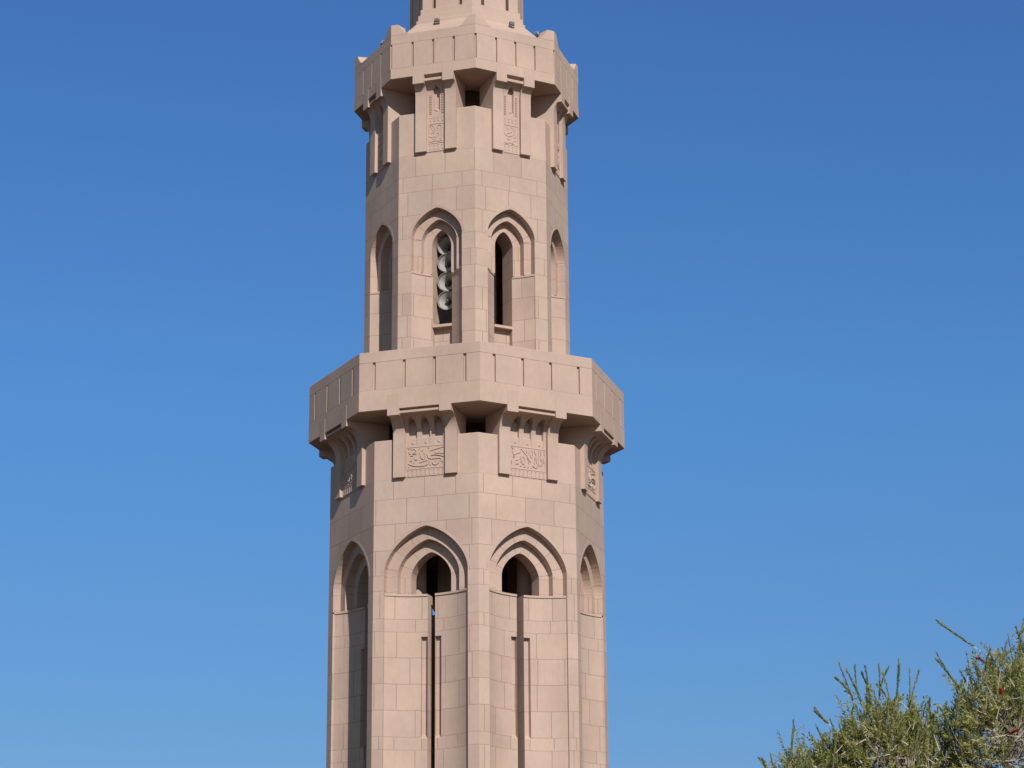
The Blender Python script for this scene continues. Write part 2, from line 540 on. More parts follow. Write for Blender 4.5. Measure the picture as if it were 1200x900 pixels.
AB = 5.2207 * CS
AU = 3.8778 * CS

def balcony_low():
    mb = MB()
    for a in AN:
        mprism(mb, rect(AB - 0.34, AB - 0.08, 23.3, 24.25), None, None, a)
        mprism(mb, rect(AB - 0.36, AB, 22.645, 23.316, 0.008), None, None, a)
        mprism(mb, rect(AB - 0.36, AB, 24.222, 24.58, 0.012), None, None, a)
        edges = [None, -1.5, -0.5, 0.5, 1.5, None]
        for i in range(5):
            l = edges[i] + 0.052 if edges[i] is not None else None
            r = edges[i + 1] - 0.052 if edges[i + 1] is not None else None
            mprism(mb, rect(AB - 0.085, AB - 0.001, 23.3168, 24.2212), l, r, a)
        mprism(mb, rect(2.5, AB - 0.361, 22.65, 22.95), None, None, a)
    return mb.build('balcony', M_PLAIN, minaret)
balcony_low()

def balcony_up():
    mb = MB(); hn = MB()
    hw = AU * T
    for a in AN:
        mprism(mb, rect(AU - 0.29, AU - 0.08, 34.83, 35.74), None, None, a)
        mprism(mb, rect(AU - 0.31, AU, 34.475, 34.838, 0.008), None, None, a)
        mprism(mb, rect(AU - 0.31, AU, 35.722, 36.06, 0.008), None, None, a)
        edges = [-hw + 0.005, -0.72, 0.0, 0.72, hw - 0.005]
        for i in range(4):
            mprism(mb, rect(AU - 0.085, AU - 0.001, 34.8388, 35.7212), edges[i] + 0.04, edges[i + 1] - 0.04, a)
        mprism(mb, rect(1.9, AU - 0.311, 34.48, 34.78), None, None, a)
    b = mb.build('balcony', M_PLAIN, minaret)
    # swept-up corner horn, mitred over the corner between two faces
    prof = [(0.0, 36.43), (0.25, 36.43)]
    for i in range(1, 9):
        f = i / 8
        prof.append((0.25 + 0.33 * f, 36.075 + 0.355 * (1 - f) ** 1.6))
    prof += [(0.58, 36.062), (0.0, 36.062)]
    wo, wi = AU - 0.001, AU - 0.33
    for a, sg in ((AN[0], -1), (AN[7], 1)):
        fo = [rot(P(sg * (wo * T - d), wo, z), a) for d, z in prof]
        fi = [rot(P(sg * (wi * T - d * 0.8), wi, z), a) for d, z in prof]
        hn.poly(fo); hn.poly(fi)
        for i in range(len(prof) - 2):
            hn.poly([fo[i], fo[i + 1], fi[i + 1], fi[i]])
    h0 = hn.build('corner_horn', M_PLAIN, b)
    for k in range(1, 8): part_copy(h0, b, k * math.pi / 4)
    return b
balcony_up()

# ------------------------------------------------------------------ corbels
SCRIPT_PRAISE = [[(0.15, 21.37), (0.27, 21.4), (0.42, 21.43), (0.59, 21.47)], [(0.59, 21.27), (0.51, 21.25), (0.47, 21.31), (0.43, 21.26), (0.39, 21.3), (0.35, 21.26), (0.32, 21.33), (0.28, 21.25)], [(0.05, 21.29), (0.07, 21.2), (0.12, 21.13), (0.23, 21.11), (0.37, 21.11), (0.47, 21.11), (0.52, 21.06), (0.5, 21.0)], [(0.17, 21.22), (0.29, 21.23), (0.42, 21.21), (0.59, 21.16)], [(0.22, 21.03), (0.23, 20.96), (0.3, 20.91), (0.39, 20.93), (0.45, 21.0), (0.47, 21.05)], [(-0.06, 21.35), (-0.1, 21.26), (-0.11, 21.17), (-0.08, 21.11), (-0.03, 21.14), (-0.01, 21.22), (-0.03, 21.33)], [(-0.19, 21.35), (-0.17, 21.24), (-0.14, 21.15), (-0.11, 21.13)], [(-0.46, 21.44), (-0.39, 21.47), (-0.32, 21.42), (-0.34, 21.36), (-0.43, 21.34), (-0.38, 21.3), (-0.3, 21.31)], [(-0.55, 21.41), (-0.53, 21.32), (-0.49, 21.34)], [(-0.2, 21.49), (-0.22, 21.44)], [(-0.08, 21.46), (-0.1, 21.4), (-0.13, 21.4)], [(0.07, 21.48), (0.11, 21.49), (0.1, 21.44)], [(-0.58, 21.02), (-0.49, 20.96), (-0.36, 20.92), (-0.19, 20.9), (-0.03, 20.91), (0.08, 20.95), (0.12, 21.02), (0.12, 21.08)], [(-0.36, 21.19), (-0.34, 21.12), (-0.27, 21.13)], [(-0.52, 21.1), (-0.46, 21.08), (-0.47, 21.17)], [(-0.2, 21.02), (-0.1, 21.04), (-0.02, 21.06), (0.06, 21.07)], [(0.14, 20.95), (0.17, 20.9)], [(0.32, 21.07), (0.32, 21.0)], [(-0.57, 21.5), (-0.54, 21.47)], [(-0.5, 21.5), (-0.48, 21.48)], [(-0.41, 21.0), (-0.37, 21.02)], [(-0.58, 20.91), (-0.56, 20.9)], [(0.54, 21.02), (0.56, 20.96)], [(-0.5, 21.26), (-0.42, 21.25)]]
SCRIPT_CREED = [[(-0.24, 21.48), (-0.13, 21.38), (-0.03, 21.27), (0.06, 21.14), (0.12, 21.07)], [(-0.05, 21.47), (-0.03, 21.35)], [(0.06, 21.48), (0.04, 21.32)], [(0.15, 21.48), (0.18, 21.32)], [(0.23, 21.48), (0.3, 21.31)], [(0.39, 21.51), (0.39, 21.24), (0.38, 20.99)], [(0.45, 21.49), (0.48, 21.34), (0.46, 21.19)], [(0.58, 21.5), (0.59, 21.35)], [(0.47, 21.22), (0.52, 21.08), (0.48, 21.01), (0.42, 21.02)], [(-0.26, 21.23), (-0.23, 21.07), (-0.16, 20.98), (-0.11, 21.04), (-0.12, 21.18), (-0.17, 21.23)], [(-0.49, 21.24), (-0.39, 21.31), (-0.25, 21.36)], [(-0.54, 21.38), (-0.51, 21.28), (-0.46, 21.2), (-0.53, 21.18)], [(-0.57, 21.5), (-0.51, 21.43)], [(-0.02, 21.21), (0.03, 21.1), (0.05, 21.01)], [(0.16, 20.97), (0.26, 20.92), (0.33, 20.94), (0.35, 21.01)], [(0.23, 21.27), (0.26, 21.14), (0.24, 21.03)], [(-0.42, 21.08), (-0.34, 21.11)], [(-0.43, 20.97), (-0.37, 20.97), (-0.31, 20.99)], [(-0.58, 21.06), (-0.56, 20.95)], [(-0.14, 20.9), (-0.07, 20.93)], [(-0.02, 20.89), (0.04, 20.92)], [(0.1, 20.89), (0.14, 20.91)], [(-0.28, 20.91), (-0.23, 20.91)], [(0.55, 21.24), (0.58, 21.09)], [(0.29, 21.25), (0.32, 21.06)], [(0.09, 21.31), (0.14, 21.21)]]
SCRIPT_SHORT = [[(-0.24, 32.77), (-0.17, 32.69), (-0.19, 32.65)], [(-0.22, 32.79), (-0.13, 32.77), (-0.07, 32.68), (-0.05, 32.64)], [(-0.13, 32.62), (-0.07, 32.57)], [(0.03, 32.69), (0.06, 32.64)], [(0.04, 32.76), (0.14, 32.76), (0.17, 32.68), (0.13, 32.57)], [(-0.25, 32.59), (-0.24, 32.53)], [(-0.27, 32.42), (-0.19, 32.37), (-0.11, 32.35), (-0.07, 32.39), (-0.02, 32.34), (0.04, 32.38), (0.1, 32.43), (0.07, 32.5)], [(0.02, 32.51), (0.05, 32.47)], [(-0.19, 32.5), (-0.13, 32.53), (-0.07, 32.5)], [(-0.27, 32.24), (-0.19, 32.2), (-0.1, 32.22), (-0.02, 32.23), (0.09, 32.2), (0.17, 32.22), (0.2, 32.19)], [(-0.13, 32.28), (-0.07, 32.29)], [(0.11, 32.27), (0.17, 32.28)], [(0.16, 32.52), (0.18, 32.36)]]
SCRIPT_ROUND = [[(-0.15, 32.79), (-0.17, 32.71)], [(-0.12, 32.72), (-0.07, 32.68)], [(-0.26, 32.66), (-0.24, 32.53), (-0.17, 32.47), (-0.07, 32.44), (0.05, 32.48), (0.13, 32.57), (0.14, 32.74)], [(-0.14, 32.55), (-0.04, 32.57), (0.05, 32.62)], [(-0.0, 32.81), (0.03, 32.72)], [(0.08, 32.79), (0.09, 32.66)], [(0.27, 32.83), (0.27, 32.71)], [(-0.14, 32.36), (-0.07, 32.32), (0.01, 32.37)], [(-0.23, 32.21), (-0.14, 32.18), (-0.07, 32.22), (0.03, 32.2), (0.11, 32.18), (0.05, 32.26)], [(0.11, 32.29), (0.18, 32.33), (0.19, 32.28)], [(-0.19, 32.17), (-0.12, 32.14)], [(0.22, 32.49), (0.18, 32.42)], [(0.1, 32.4), (0.17, 32.45)]]


def ribbon(mb, pts, wd, w0, w1):
    """a carved stroke: raised ribbon with a ridge, in face coordinates (u,z)"""
    n = len(pts)
    h = w1 - w0
    L_, R2 = [], []
    for i in range(n):
        p = pts[i]
        q0 = pts[max(0, i - 1)]; q1 = pts[min(n - 1, i + 1)]
        dx, dz = q1[0] - q0[0], q1[1] - q0[1]
        d = math.hypot(dx, dz) or 1
        nx, nz = -dz / d, dx / d
        k = wd * (0.75 if i in (0, n - 1) else 1.0) / 2
        L_.append((p[0] + nx * k, p[1] + nz * k)); R2.append((p[0] - nx * k, p[1] - nz * k))
    for i in range(n - 1):
        for A, B in ((L_, pts), (pts, R2)):
            wa = w1 - 0.3 * h if A is L_ else w1
            wb = w1 if A is L_ else w1 - 0.3 * h
            mb.poly([P(*(A[i][0], wa, A[i][1])), P(A[i + 1][0], wa, A[i + 1][1]), P(B[i + 1][0], wb, B[i + 1][1]), P(B[i][0], wb, B[i][1])])
        for A in (L_, R2):
            mb.poly([P(A[i][0], w0, A[i][1]), P(A[i + 1][0], w0, A[i + 1][1]), P(A[i + 1][0], w1 - 0.3 * h, A[i + 1][1]), P(A[i][0], w1 - 0.3 * h, A[i][1])])
    for i in (0, n - 1):
        mb.poly([P(L_[i][0], w0, L_[i][1]), P(R2[i][0], w0, R2[i][1]), P(R2[i][0], w1 - 0.3 * h, R2[i][1]), P(pts[i][0], w1, pts[i][1]), P(L_[i][0], w1 - 0.3 * h, L_[i][1])])

def smooth_pts(pts):
    if len(pts) < 3: return pts
    out = []
    for i in range(len(pts) - 1):
        p0 = pts[max(0, i - 1)]; p1 = pts[i]; p2 = pts[i + 1]; p3 = pts[min(len(pts) - 1, i + 2)]
        for j in range(3):
            t = j / 3
            out.append(tuple(0.5 * (2 * p1[c] + (p2[c] - p0[c]) * t + (2 * p0[c] - 5 * p1[c] + 4 * p2[c] - p3[c]) * t * t + (3 * p1[c] - p0[c] - 3 * p2[c] + p3[c]) * t ** 3) for c in (0, 1)))
    out.append(pts[-1])
    return out

class Corb: pass
CL = Corb(); CL.a = LO.a; CL.bal = AB; CL.zb = 20.58; CL.zt = 22.44; CL.balz = 22.645; CL.ui = 0.665; CL.uo = 1.045; CL.proj = 0.13; CL.z0 = 21.90; CL.tabtop = 23.12; CL.back = 3.33; CL.lip = (22.50, 22.575)
CU = Corb(); CU.a = UP.a; CU.bal = AU; CU.zb = 31.86; CU.zt = 34.19; CU.balz = 34.475; CU.ui = 0.325; CU.uo = 0.705; CU.proj = 0.13; CU.z0 = 33.80; CU.tabtop = 34.83; CU.back = 2.34; CU.lip = (34.27, 34.36)

def leg_section(c):
    wf = c.a + c.proj
    A = c.bal - 0.07 - wf
    s_ = [(c.back, c.zb + 0.5), (c.back, c.zt + 0.03)]
    pts = [(wf, c.zb), ]
    for i in range(0, 11):
        t = math.pi / 2 * i / 10
        pts.append((wf + A * (1 - math.cos(t)), c.z0 + (c.zt + 0.02 - c.z0) * math.sin(t)))
    return [(c.back, c.zb)] + pts + [(c.bal - 0.07, c.balz + 0.0), (c.back, c.balz + 0.0)]

def inner_w(c, z):
    """hollow-curved field between the legs"""
    wf = c.a + 0.02
    A = c.bal - 0.10 - wf
    zt = c.lip[0]
    if z <= c.z0 + 0.02: return wf
    s_ = min(1.0, (z - c.z0 - 0.02) / (zt - c.z0 - 0.02))
    return wf + A * (1 - math.sqrt(max(0.0, 1 - s_ * s_)))

def corbel_mesh(c):
    mb = MB()
    for sg in (-1, 1):
        u0, u1 = sorted((sg * c.ui, sg * c.uo))
        mprism(mb, leg_section(c), u0, u1, 0)
        mprism(mb, rect(c.bal - 0.3, c.bal + 0.008, c.zt, c.tabtop), u0 - 0.004, u1 + 0.004, 0)
    # lip over the field
    mprism(mb, rect(c.back, c.bal - 0.045, c.lip[0] - 0.005, c.lip[1], 0.01), -c.ui, c.ui, 0)
    mprism(mb, rect(c.back, c.bal - 0.16, c.lip[1], c.balz + 0.02), -c.ui, c.ui, 0)
    # the field itself, with blind arches sunk in it
    if c is CL:
        arches = [(-0.43, 0.125), (0.0, 0.125), (0.43, 0.125)]; zb, zs, za, sink = 21.575, 22.28, 22.45, 0.07
    else:
        arches = [(-0.0, 0.10)]; zb, zs, za, sink = 33.22, 34.03, 34.17, 0.07
    zs_list = [c.zb]
    z = c.zb
    while z < zb - 0.05: z += 0.2; zs_list.append(min(z, zb - 0.04))
    z = zb - 0.02
    while z < c.lip[0] - 0.15: zs_list.append(z); z += 0.02
    m_ = 16
    zl = z
    for i in range(m_ + 1): zs_list.append(zl + (c.lip[0] - zl) * math.sin(math.pi / 2 * i / m_))
    zs_list = sorted(set(round(q, 4) for q in zs_list))
    us = {-c.ui, c.ui}
    for uc, h in arches:
        for q in range(-9, 10): us.add(uc + h * q / 9)
        us.add(uc - h - 0.012); us.add(uc + h + 0.012)
    us = sorted(round(q, 4) for q in us)
    def W(u, z):
        w = inner_w(c, z)
        for uc, h in arches:
            du = abs(u - uc)
            if du <= h + 1e-4 and zb <= z <= za:
                lim = h if z <= zs else h * max(0.0, 1 - ((z - zs) / (za - zs)) ** 1.7) ** 0.75
                if du <= lim + 1e-4:
                    w = c.a - sink
                    hp = 0.16
                    if z < zb + hp:      # little pyramid at the foot of the blind arch
                        pz = abs(z - (zb + hp * 0.55)) / (hp * 0.55)
                        w += 0.085 * max(0.0, 1 - max(du / h, min(1, pz)))  + 0.02
        return w
    grid = [[P(u, W(u, z), z) for u in us] for z in zs_list]
    for i in range(len(zs_list) - 1):
        for j in range(len(us) - 1):
            mb.poly([grid[i][j], grid[i][j + 1], grid[i + 1][j + 1], grid[i + 1][j]])
    mb.poly([P(-c.ui, c.a + 0.02, c.zb), P(c.ui, c.a + 0.02, c.zb), P(c.ui, c.a - 0.1, c.zb), P(-c.ui, c.a - 0.1, c.zb)])
    return mb

def inscription_mesh(c, strokes):
    mb = MB()
    w = c.a + 0.02
    if c is CL:
        u0, u1, z0, z1 = -0.64, 0.64, 20.82, 21.55
        teeth, tz0, tz1 = 9, 20.62, 20.77
    else:
        u0, u1, z0, z1 = -0.275, 0.275, 32.14, 32.85
        teeth, tz0, tz1 = 4, 31.93, 32.07
    fr = 0.022
    # raised border left after the ground was cut back
    box(mb, u0, u1, w - 0.01, w + 0.014, z1 - fr, z1)
    box(mb, u0, u1, w - 0.01, w + 0.014, z0, z0 + fr)
    box(mb, u0, u0 + fr, w - 0.01, w + 0.013, z0 + fr, z1 - fr)
    box(mb, u1 - fr, u1, w - 0.01, w + 0.013, z0 + fr, z1 - fr)
    if strokes:
        wd = 0.022 if c is CL else 0.016
        for i, st in enumerate(strokes):
            ribbon(mb, smooth_pts(st), wd, w - 0.005, w + (0.027 if c is CL else 0.016) + 0.0011 * (i % 5))
    for i in range(teeth):
        uc = u0 + (u1 - u0) * (i + 0.5) / teeth
        box(mb, uc - 0.014, uc + 0.014, w - 0.01, w + 0.016, tz0, tz1)
        box(mb, uc - 0.028, uc + 0.028, w - 0.01, w + 0.02, tz1 + 0.002, tz1 + 0.025)
    if c is CU:
        for i in range(teeth):
            uc = u0 + (u1 - u0) * (i + 0.5) / teeth
            box(mb, uc - 0.018, uc + 0.018, w - 0.01, w + 0.018, 32.93, 33.05)
            box(mb, uc - 0.032, uc + 0.032, w - 0.01, w + 0.02, 33.052, 33.075)
        # toothed strips beside the blind arch
        for sg in (-1, 1):
            for i in range(12):
                z = 33.2 + i * 0.06
                box(mb, *sorted((sg * 0.17, sg * 0.245)), w - 0.01, w + 0.02, z, z + 0.03)
    return mb

def corbels(c, variants):
    first = corbel_mesh(c).build('corbel', M_PLAIN, minaret)
    first.rotation_euler = (0, 0, AN[0])
    meshes = {}
    for k in range(8):
        o = first if k == 0 else part_copy(first, minaret, AN[k])
        v = variants.get(k)
        if v not in meshes:
            pn = inscription_mesh(c, v and globals()[v]).build('inscription_panel', M_PLAIN, o)
            meshes[v] = pn
        else:
            part_copy(meshes[v], o, 0)
corbels(CL, {0: 'SCRIPT_CREED', 7: 'SCRIPT_PRAISE', 1: 'SCRIPT_PRAISE', 6: 'SCRIPT_CREED'})
corbels(CU, {0: 'SCRIPT_ROUND', 7: 'SCRIPT_SHORT', 1: 'SCRIPT_SHORT', 6: 'SCRIPT_ROUND'})

# ------------------------------------------------------------------ lantern above the upper balcony
VR = [1.0 if k % 2 == 0 else 1.0 for k in range(8)]
def lantern_ring(a, side=2.0):
    """plan of the lantern: octagon whose two outer corners are drawn in"""
    Rr = a / CS
    pts = []
    for k in range(8):
        r = min(Rr, side) if k in (2, 6) else Rr
        an = PHI + k * math.pi / 4
        pts.append((r * math.sin(an), -r * math.cos(an)))
    return pts
lan = MB()
def ring_wall(mb, p0, z0, p1, z1):
    for k in range(8):
        j = (k + 1) % 8
        A, B, C_, D = p0[k], p0[j], p1[j], p1[k]
        d = math.hypot(B[0] - A[0], B[1] - A[1])
        mb.poly([(*A, z0), (*B, z0), (*C_, z1), (*D, z1)], [(k * 2.3, VM(z0)), (k * 2.3 + d, VM(z0)), (k * 2.3 + d, VM(z1)), (k * 2.3, VM(z1))])
roof0 = [((AU - 0.31) / CS * math.sin(PHI + k * math.pi / 4), -(AU - 0.31) / CS * math.cos(PHI + k * math.pi / 4)) for k in range(8)]
rm = MB()
A0 = lantern_ring(2.42, 2.05)
ring_wall(rm, roof0, 36.02, A0, 36.93)
lv = [(2.42, 36.93, 37.04), (2.33, 37.10, 37.28), (2.22, 37.34, 37.55)]
prev = None
for (aa, z0, z1) in lv:
    r_ = lantern_ring(aa, 2.0 + (aa - 2.15) * 0.12)
    if prev: ring_wall(lan, prev[0], prev[1], r_, z0)
    ring_wall(lan, r_, z0, r_, z1)
    prev = (r_, z1)
wall = lantern_ring(2.13, 1.985)
ring_wall(lan, prev[0], prev[1], wall, 37.60)
# upright slabs between narrow slots
for k in range(8):
    j = (k + 1) % 8
    A, B = Vector((*wall[k], 0)), Vector((*wall[j], 0))
    d = (B - A).length
    t_ = (B - A) / d
    nrm = Vector((t_.y, -t_.x, 0))
    if nrm.dot(A) < 0: nrm = -nrm
    c_ = d / 2
    cuts = [0, c_ - 0.53, c_ - 0.41, c_ + 0.41, c_ + 0.53, d] if d > 1.4 else [0, d]
    for i in range(0, len(cuts) - 1, 2):
        s0, s1 = cuts[i], cuts[i + 1]
        q = [A + t_ * s0, A + t_ * s1, A + t_ * s1 - nrm * 0.25, A + t_ * s0 - nrm * 0.25]
        for x_, y_ in ((0, 1), (1, 2), (2, 3), (3, 0)):
            lan.poly([(q[x_].x, q[x_].y, 37.6), (q[y_].x, q[y_].y, 37.6), (q[y_].x, q[y_].y, 42.5), (q[x_].x, q[x_].y, 42.5)])
ring_wall(lan, wall, 42.5, lantern_ring(2.35, 2.2), 42.9)
ring_wall(lan, lantern_ring(2.35, 2.2), 42.9, lantern_ring(2.35, 2.2), 43.4)
# small dome closing the lantern
prof = [(2.1, 43.4), (2.0, 44.0), (1.75, 44.7), (1.3, 45.4), (0.7, 45.9), (0.15, 46.3), (0.02, 47.2)]
ring_wall(lan, lantern_ring(2.35, 2.2), 43.4, lantern_ring(2.1, 2.1), 43.402)
for (r0, z0), (r1, z1) in zip(prof[:-1], prof[1:]):
    ring_wall(lan, lantern_ring(r0, 9), z0, lantern_ring(r1, 9), z1)
lant = lan.build('lantern', M_PLAIN, minaret)
rm.build('balcony_roof', M_PLAIN, lant)

# ------------------------------------------------------------------ loudspeakers
FL = 7                                   # face with the loudspeakers (left front face)
def face_pt(k, u, w, z): return Vector(rot(P(u, w, z), AN[k]))

def lathe(mb, prof, seg=28):
    """profile [(r, y)], axis along -Y (outwards)"""
    for (r0, y0), (r1, y1) in zip(prof[:-1], prof[1:]):
        for i in range(seg):
            t0, t1 = 2 * math.pi * i / seg, 2 * math.pi * (i + 1) / seg
            mb.poly([(r0 * math.cos(t0), y0, r0 * math.sin(t0)), (r0 * math.cos(t1), y0, r0 * math.sin(t1)), (r1 * math.cos(t1), y1, r1 * math.sin(t1)), (r1 * math.cos(t0), y1, r1 * math.sin(t0))], [(0, 0)] * 4)

def make_horn():
    t = empty('horn_loudspeaker', (0, 0, 0))
    b = MB()
    prof = []
    for i in range(13):
        f = i / 12
        prof.append((0.045 + 0.225 * f ** 2.2, 0.36 - 0.36 * f))
    lathe(b, [(r + 0.008, y + 0.004) for r, y in prof] + [(0.283, -0.004), (0.283, -0.016), (0.270, -0.016), (0.268, 0.0)] + prof[::-1])
    b.build('bell', M_HORN, t, smooth=True)
    c = MB(); lathe(c, [(0.0, 0.02), (0.035, 0.025), (0.055, 0.05), (0.065, 0.09), (0.06, 0.14), (0.03, 0.2), (0.0, 0.22)], 20)
    c.build('phase_plug', M_PLUG, t, smooth=True)
    d = MB(); lathe(d, [(0.0, 0.36), (0.07, 0.36), (0.085, 0.375), (0.085, 0.50), (0.07, 0.52), (0.0, 0.52)], 20)
    d.build('driver', M_LAMP, t, smooth=True)
    e = MB(); box(e, -0.02, 0.02, -0.42, -0.38, -0.13, -0.08); box(e, -0.02, 0.02, -0.62, -0.38, -0.16, -0.132)
    e.build('bracket', M_DARK, t)
    return t
WH = UP.a - 0.92
horn = make_horn()
hz = [(28.86, 'topmost of the four horn loudspeakers, in the shade of the pointed arch'),
      (28.28, 'second horn loudspeaker from the top in the arched window'),
      (27.62, 'third horn loudspeaker from the top in the arched window'),
      (26.97, 'lowest of the four horn loudspeakers, just above the window ledge')]
for i, (z, lab) in enumerate(hz):
    o = horn
    if i:
        o = horn.copy(); col.objects.link(o)
        for ch in horn.children:
            c = ch.copy(); col.objects.link(c); c.parent = o
    o.location = face_pt(FL, 0.045, WH, z)
    o.scale = (1.14, 1.14, 1.14)
    o.rotation_euler = (R_(3), 0, AN[FL])
    tag(o, lab, 'loudspeaker', 'horn loudspeakers stacked in the arched window')
rk = empty('loudspeaker_rack', face_pt(FL, 0.045, WH - 0.62, 26.05))
rk.rotation_euler = (0, 0, AN[FL])
tag(rk, 'dark metal rack standing behind the horn loudspeakers in the window', 'rack')
e = MB(); box(e, -0.03, 0.03, -0.03, 0.03, 0.0, 3.0); e.build('post', M_DARK, rk)
e = MB(); box(e, -0.2, 0.2, -0.12, 0.12, -0.045, 0.02); e.build('base_plate', M_DARK, rk)

# ------------------------------------------------------------------ floodlights on the upper balcony
def make_flood():
    t = empty('floodlight', (0, 0, 0))
    b = MB(); box(b, -0.11, 0.11, -0.07, 0.07, 0.10, 0.25)
    for i in range(5): box(b, -0.10 + i * 0.045, -0.085 + i * 0.045, -0.10, -0.071, 0.11, 0.24)
    b.build('lamp_housing', M_LAMP, t)
    g_ = MB(); box(g_, -0.095, 0.095, 0.0705, 0.08, 0.115, 0.235); g_.build('lamp_glass', M_GLASS, t)
    y = MB(); box(y, -0.135, -0.115, -0.02, 0.02, -0.02, 0.20); box(y, 0.115, 0.135, -0.02, 0.02, -0.02, 0.20); box(y, -0.135, 0.135, -0.02, 0.02, -0.045, -0.021)
    y.build('yoke', M_DARK, t)
    return t
fl = make_flood()
spots = [(7, -0.20, 2.62, 36.76, 'dark floodlight on the roof above the left front parapet'),
         (0, 0.38, 2.62, 36.76, 'dark floodlight on the roof above the right front parapet'),
         (6, 0.62, 3.50, 36.07, 'small dark floodlight on the far left parapet of the upper balcony'),
         (6, 0.62, 2.75, 36.70, 'pale floodlight at the left foot of the lantern'),
         (1, -0.70, 2.75, 36.70, 'pale floodlight at the right foot of the lantern')]
for i, (k, u, w, z, lab) in enumerate(spots):
    o = fl
    if i:
        o = fl.copy(); col.objects.link(o)
        for ch in fl.children:
            c = ch.copy(); col.objects.link(c); c.parent = o
    o.location = face_pt(k, u, w, z)
    o.scale = (0.72, 0.72, 0.72)
    o.rotation_euler = (0, 0, AN[k] + (math.pi if i < 2 else 0))
    tag(o, lab, 'floodlight', 'floodlights on the upper balcony')

# ------------------------------------------------------------------ bottlebrush tree
def leafmat(name, stops, trans=0.25):
    m, n, b = newmat(name)
    geo = N(n, 'ShaderNodeNewGeometry')
    r = ramp(n, stops)
    n.links.new(geo.outputs['Random Per Island'], r.inputs[0])
    n.links.new(r.outputs[0], b.inputs['Base Color'])
    b.inputs['Roughness'].default_value = 0.55
    tr = N(n, 'ShaderNodeBsdfTranslucent'); n.links.new(r.outputs[0], tr.inputs[0])
    ms = N(n, 'ShaderNodeMixShader'); ms.inputs[0].default_value = trans
    n.links.new(b.outputs[0], ms.inputs[1]); n.links.new(tr.outputs[0], ms.inputs[2])
    n.links.new(ms.outputs[0], n.nodes['Material Output'].inputs[0])
    return m
M_LEAF = leafmat('olive_leaves', [(0.0, (0.24, 0.265, 0.06)), (0.45, (0.44, 0.46, 0.12)), (0.8, (0.55, 0.53, 0.19)), (1.0, (0.60, 0.54, 0.33))], 0.55)
M_WAND = leafmat('green_shoots', [(0.0, (0.14, 0.17, 0.055)), (0.6, (0.26, 0.29, 0.095)), (1.0, (0.40, 0.40, 0.16))], 0.45)
M_POD = simple('brown_capsules', (0.20, 0.15, 0.11), 0.8)
M_TWIG = simple('pale_twigs', (0.50, 0.44, 0.37), 0.8)
M_BARK = simple('grey_brown_bark', (0.17, 0.135, 0.10), 0.9, noise=0.35, scale=14)
M_RED = leafmat('red_filaments', [(0.0, (0.20, 0.012, 0.015)), (1.0, (0.42, 0.05, 0.025))], 0.2)

TB = Vector((5.35, -52.6, 0))
tree = empty('bottlebrush_tree', TB)
tag(tree, 'bushy olive green bottlebrush tree with a few red flower spikes', 'tree')
rng = random.Random(11)

def tube(mb, pts, rads, seg=6):
    pts = [Vector(p) for p in pts]
    rings = []
    for i, p in enumerate(pts):
        d = (pts[min(len(pts) - 1, i + 1)] - pts[max(0, i - 1)]).normalized()
        x_ = d.orthogonal().normalized(); y_ = d.cross(x_)
        rings.append([p + (x_ * math.cos(2 * math.pi * j / seg) + y_ * math.sin(2 * math.pi * j / seg)) * rads[i] for j in range(seg)])
    for a_, b_ in zip(rings[:-1], rings[1:]):
        for j in range(seg):
            k = (j + 1) % seg
            mb.poly([a_[j], a_[k], b_[k], b_[j]], [(0, 0)] * 4)

def rv(s_=1.0):
    return Vector((rng.gauss(0, 1), rng.gauss(0, 1), rng.gauss(0, 1))) * s_

leaves, wands, twigs, trunk, limbs, pods = MB(), MB(), MB(), MB(), MB(), MB()
def pod(p, r):
    """woody seed capsule: a small faceted bead"""
    for i in range(5):
        t0, t1 = 2 * math.pi * i / 5, 2 * math.pi * (i + 1) / 5
        a_ = p + Vector((math.cos(t0), math.sin(t0), 0)) * r; b_ = p + Vector((math.cos(t1), math.sin(t1), 0)) * r
        for zz in (-0.9, 0.9):
            pods.poly([a_, b_, p + Vector((0, 0, zz * r))], [(0, 0)] * 3)

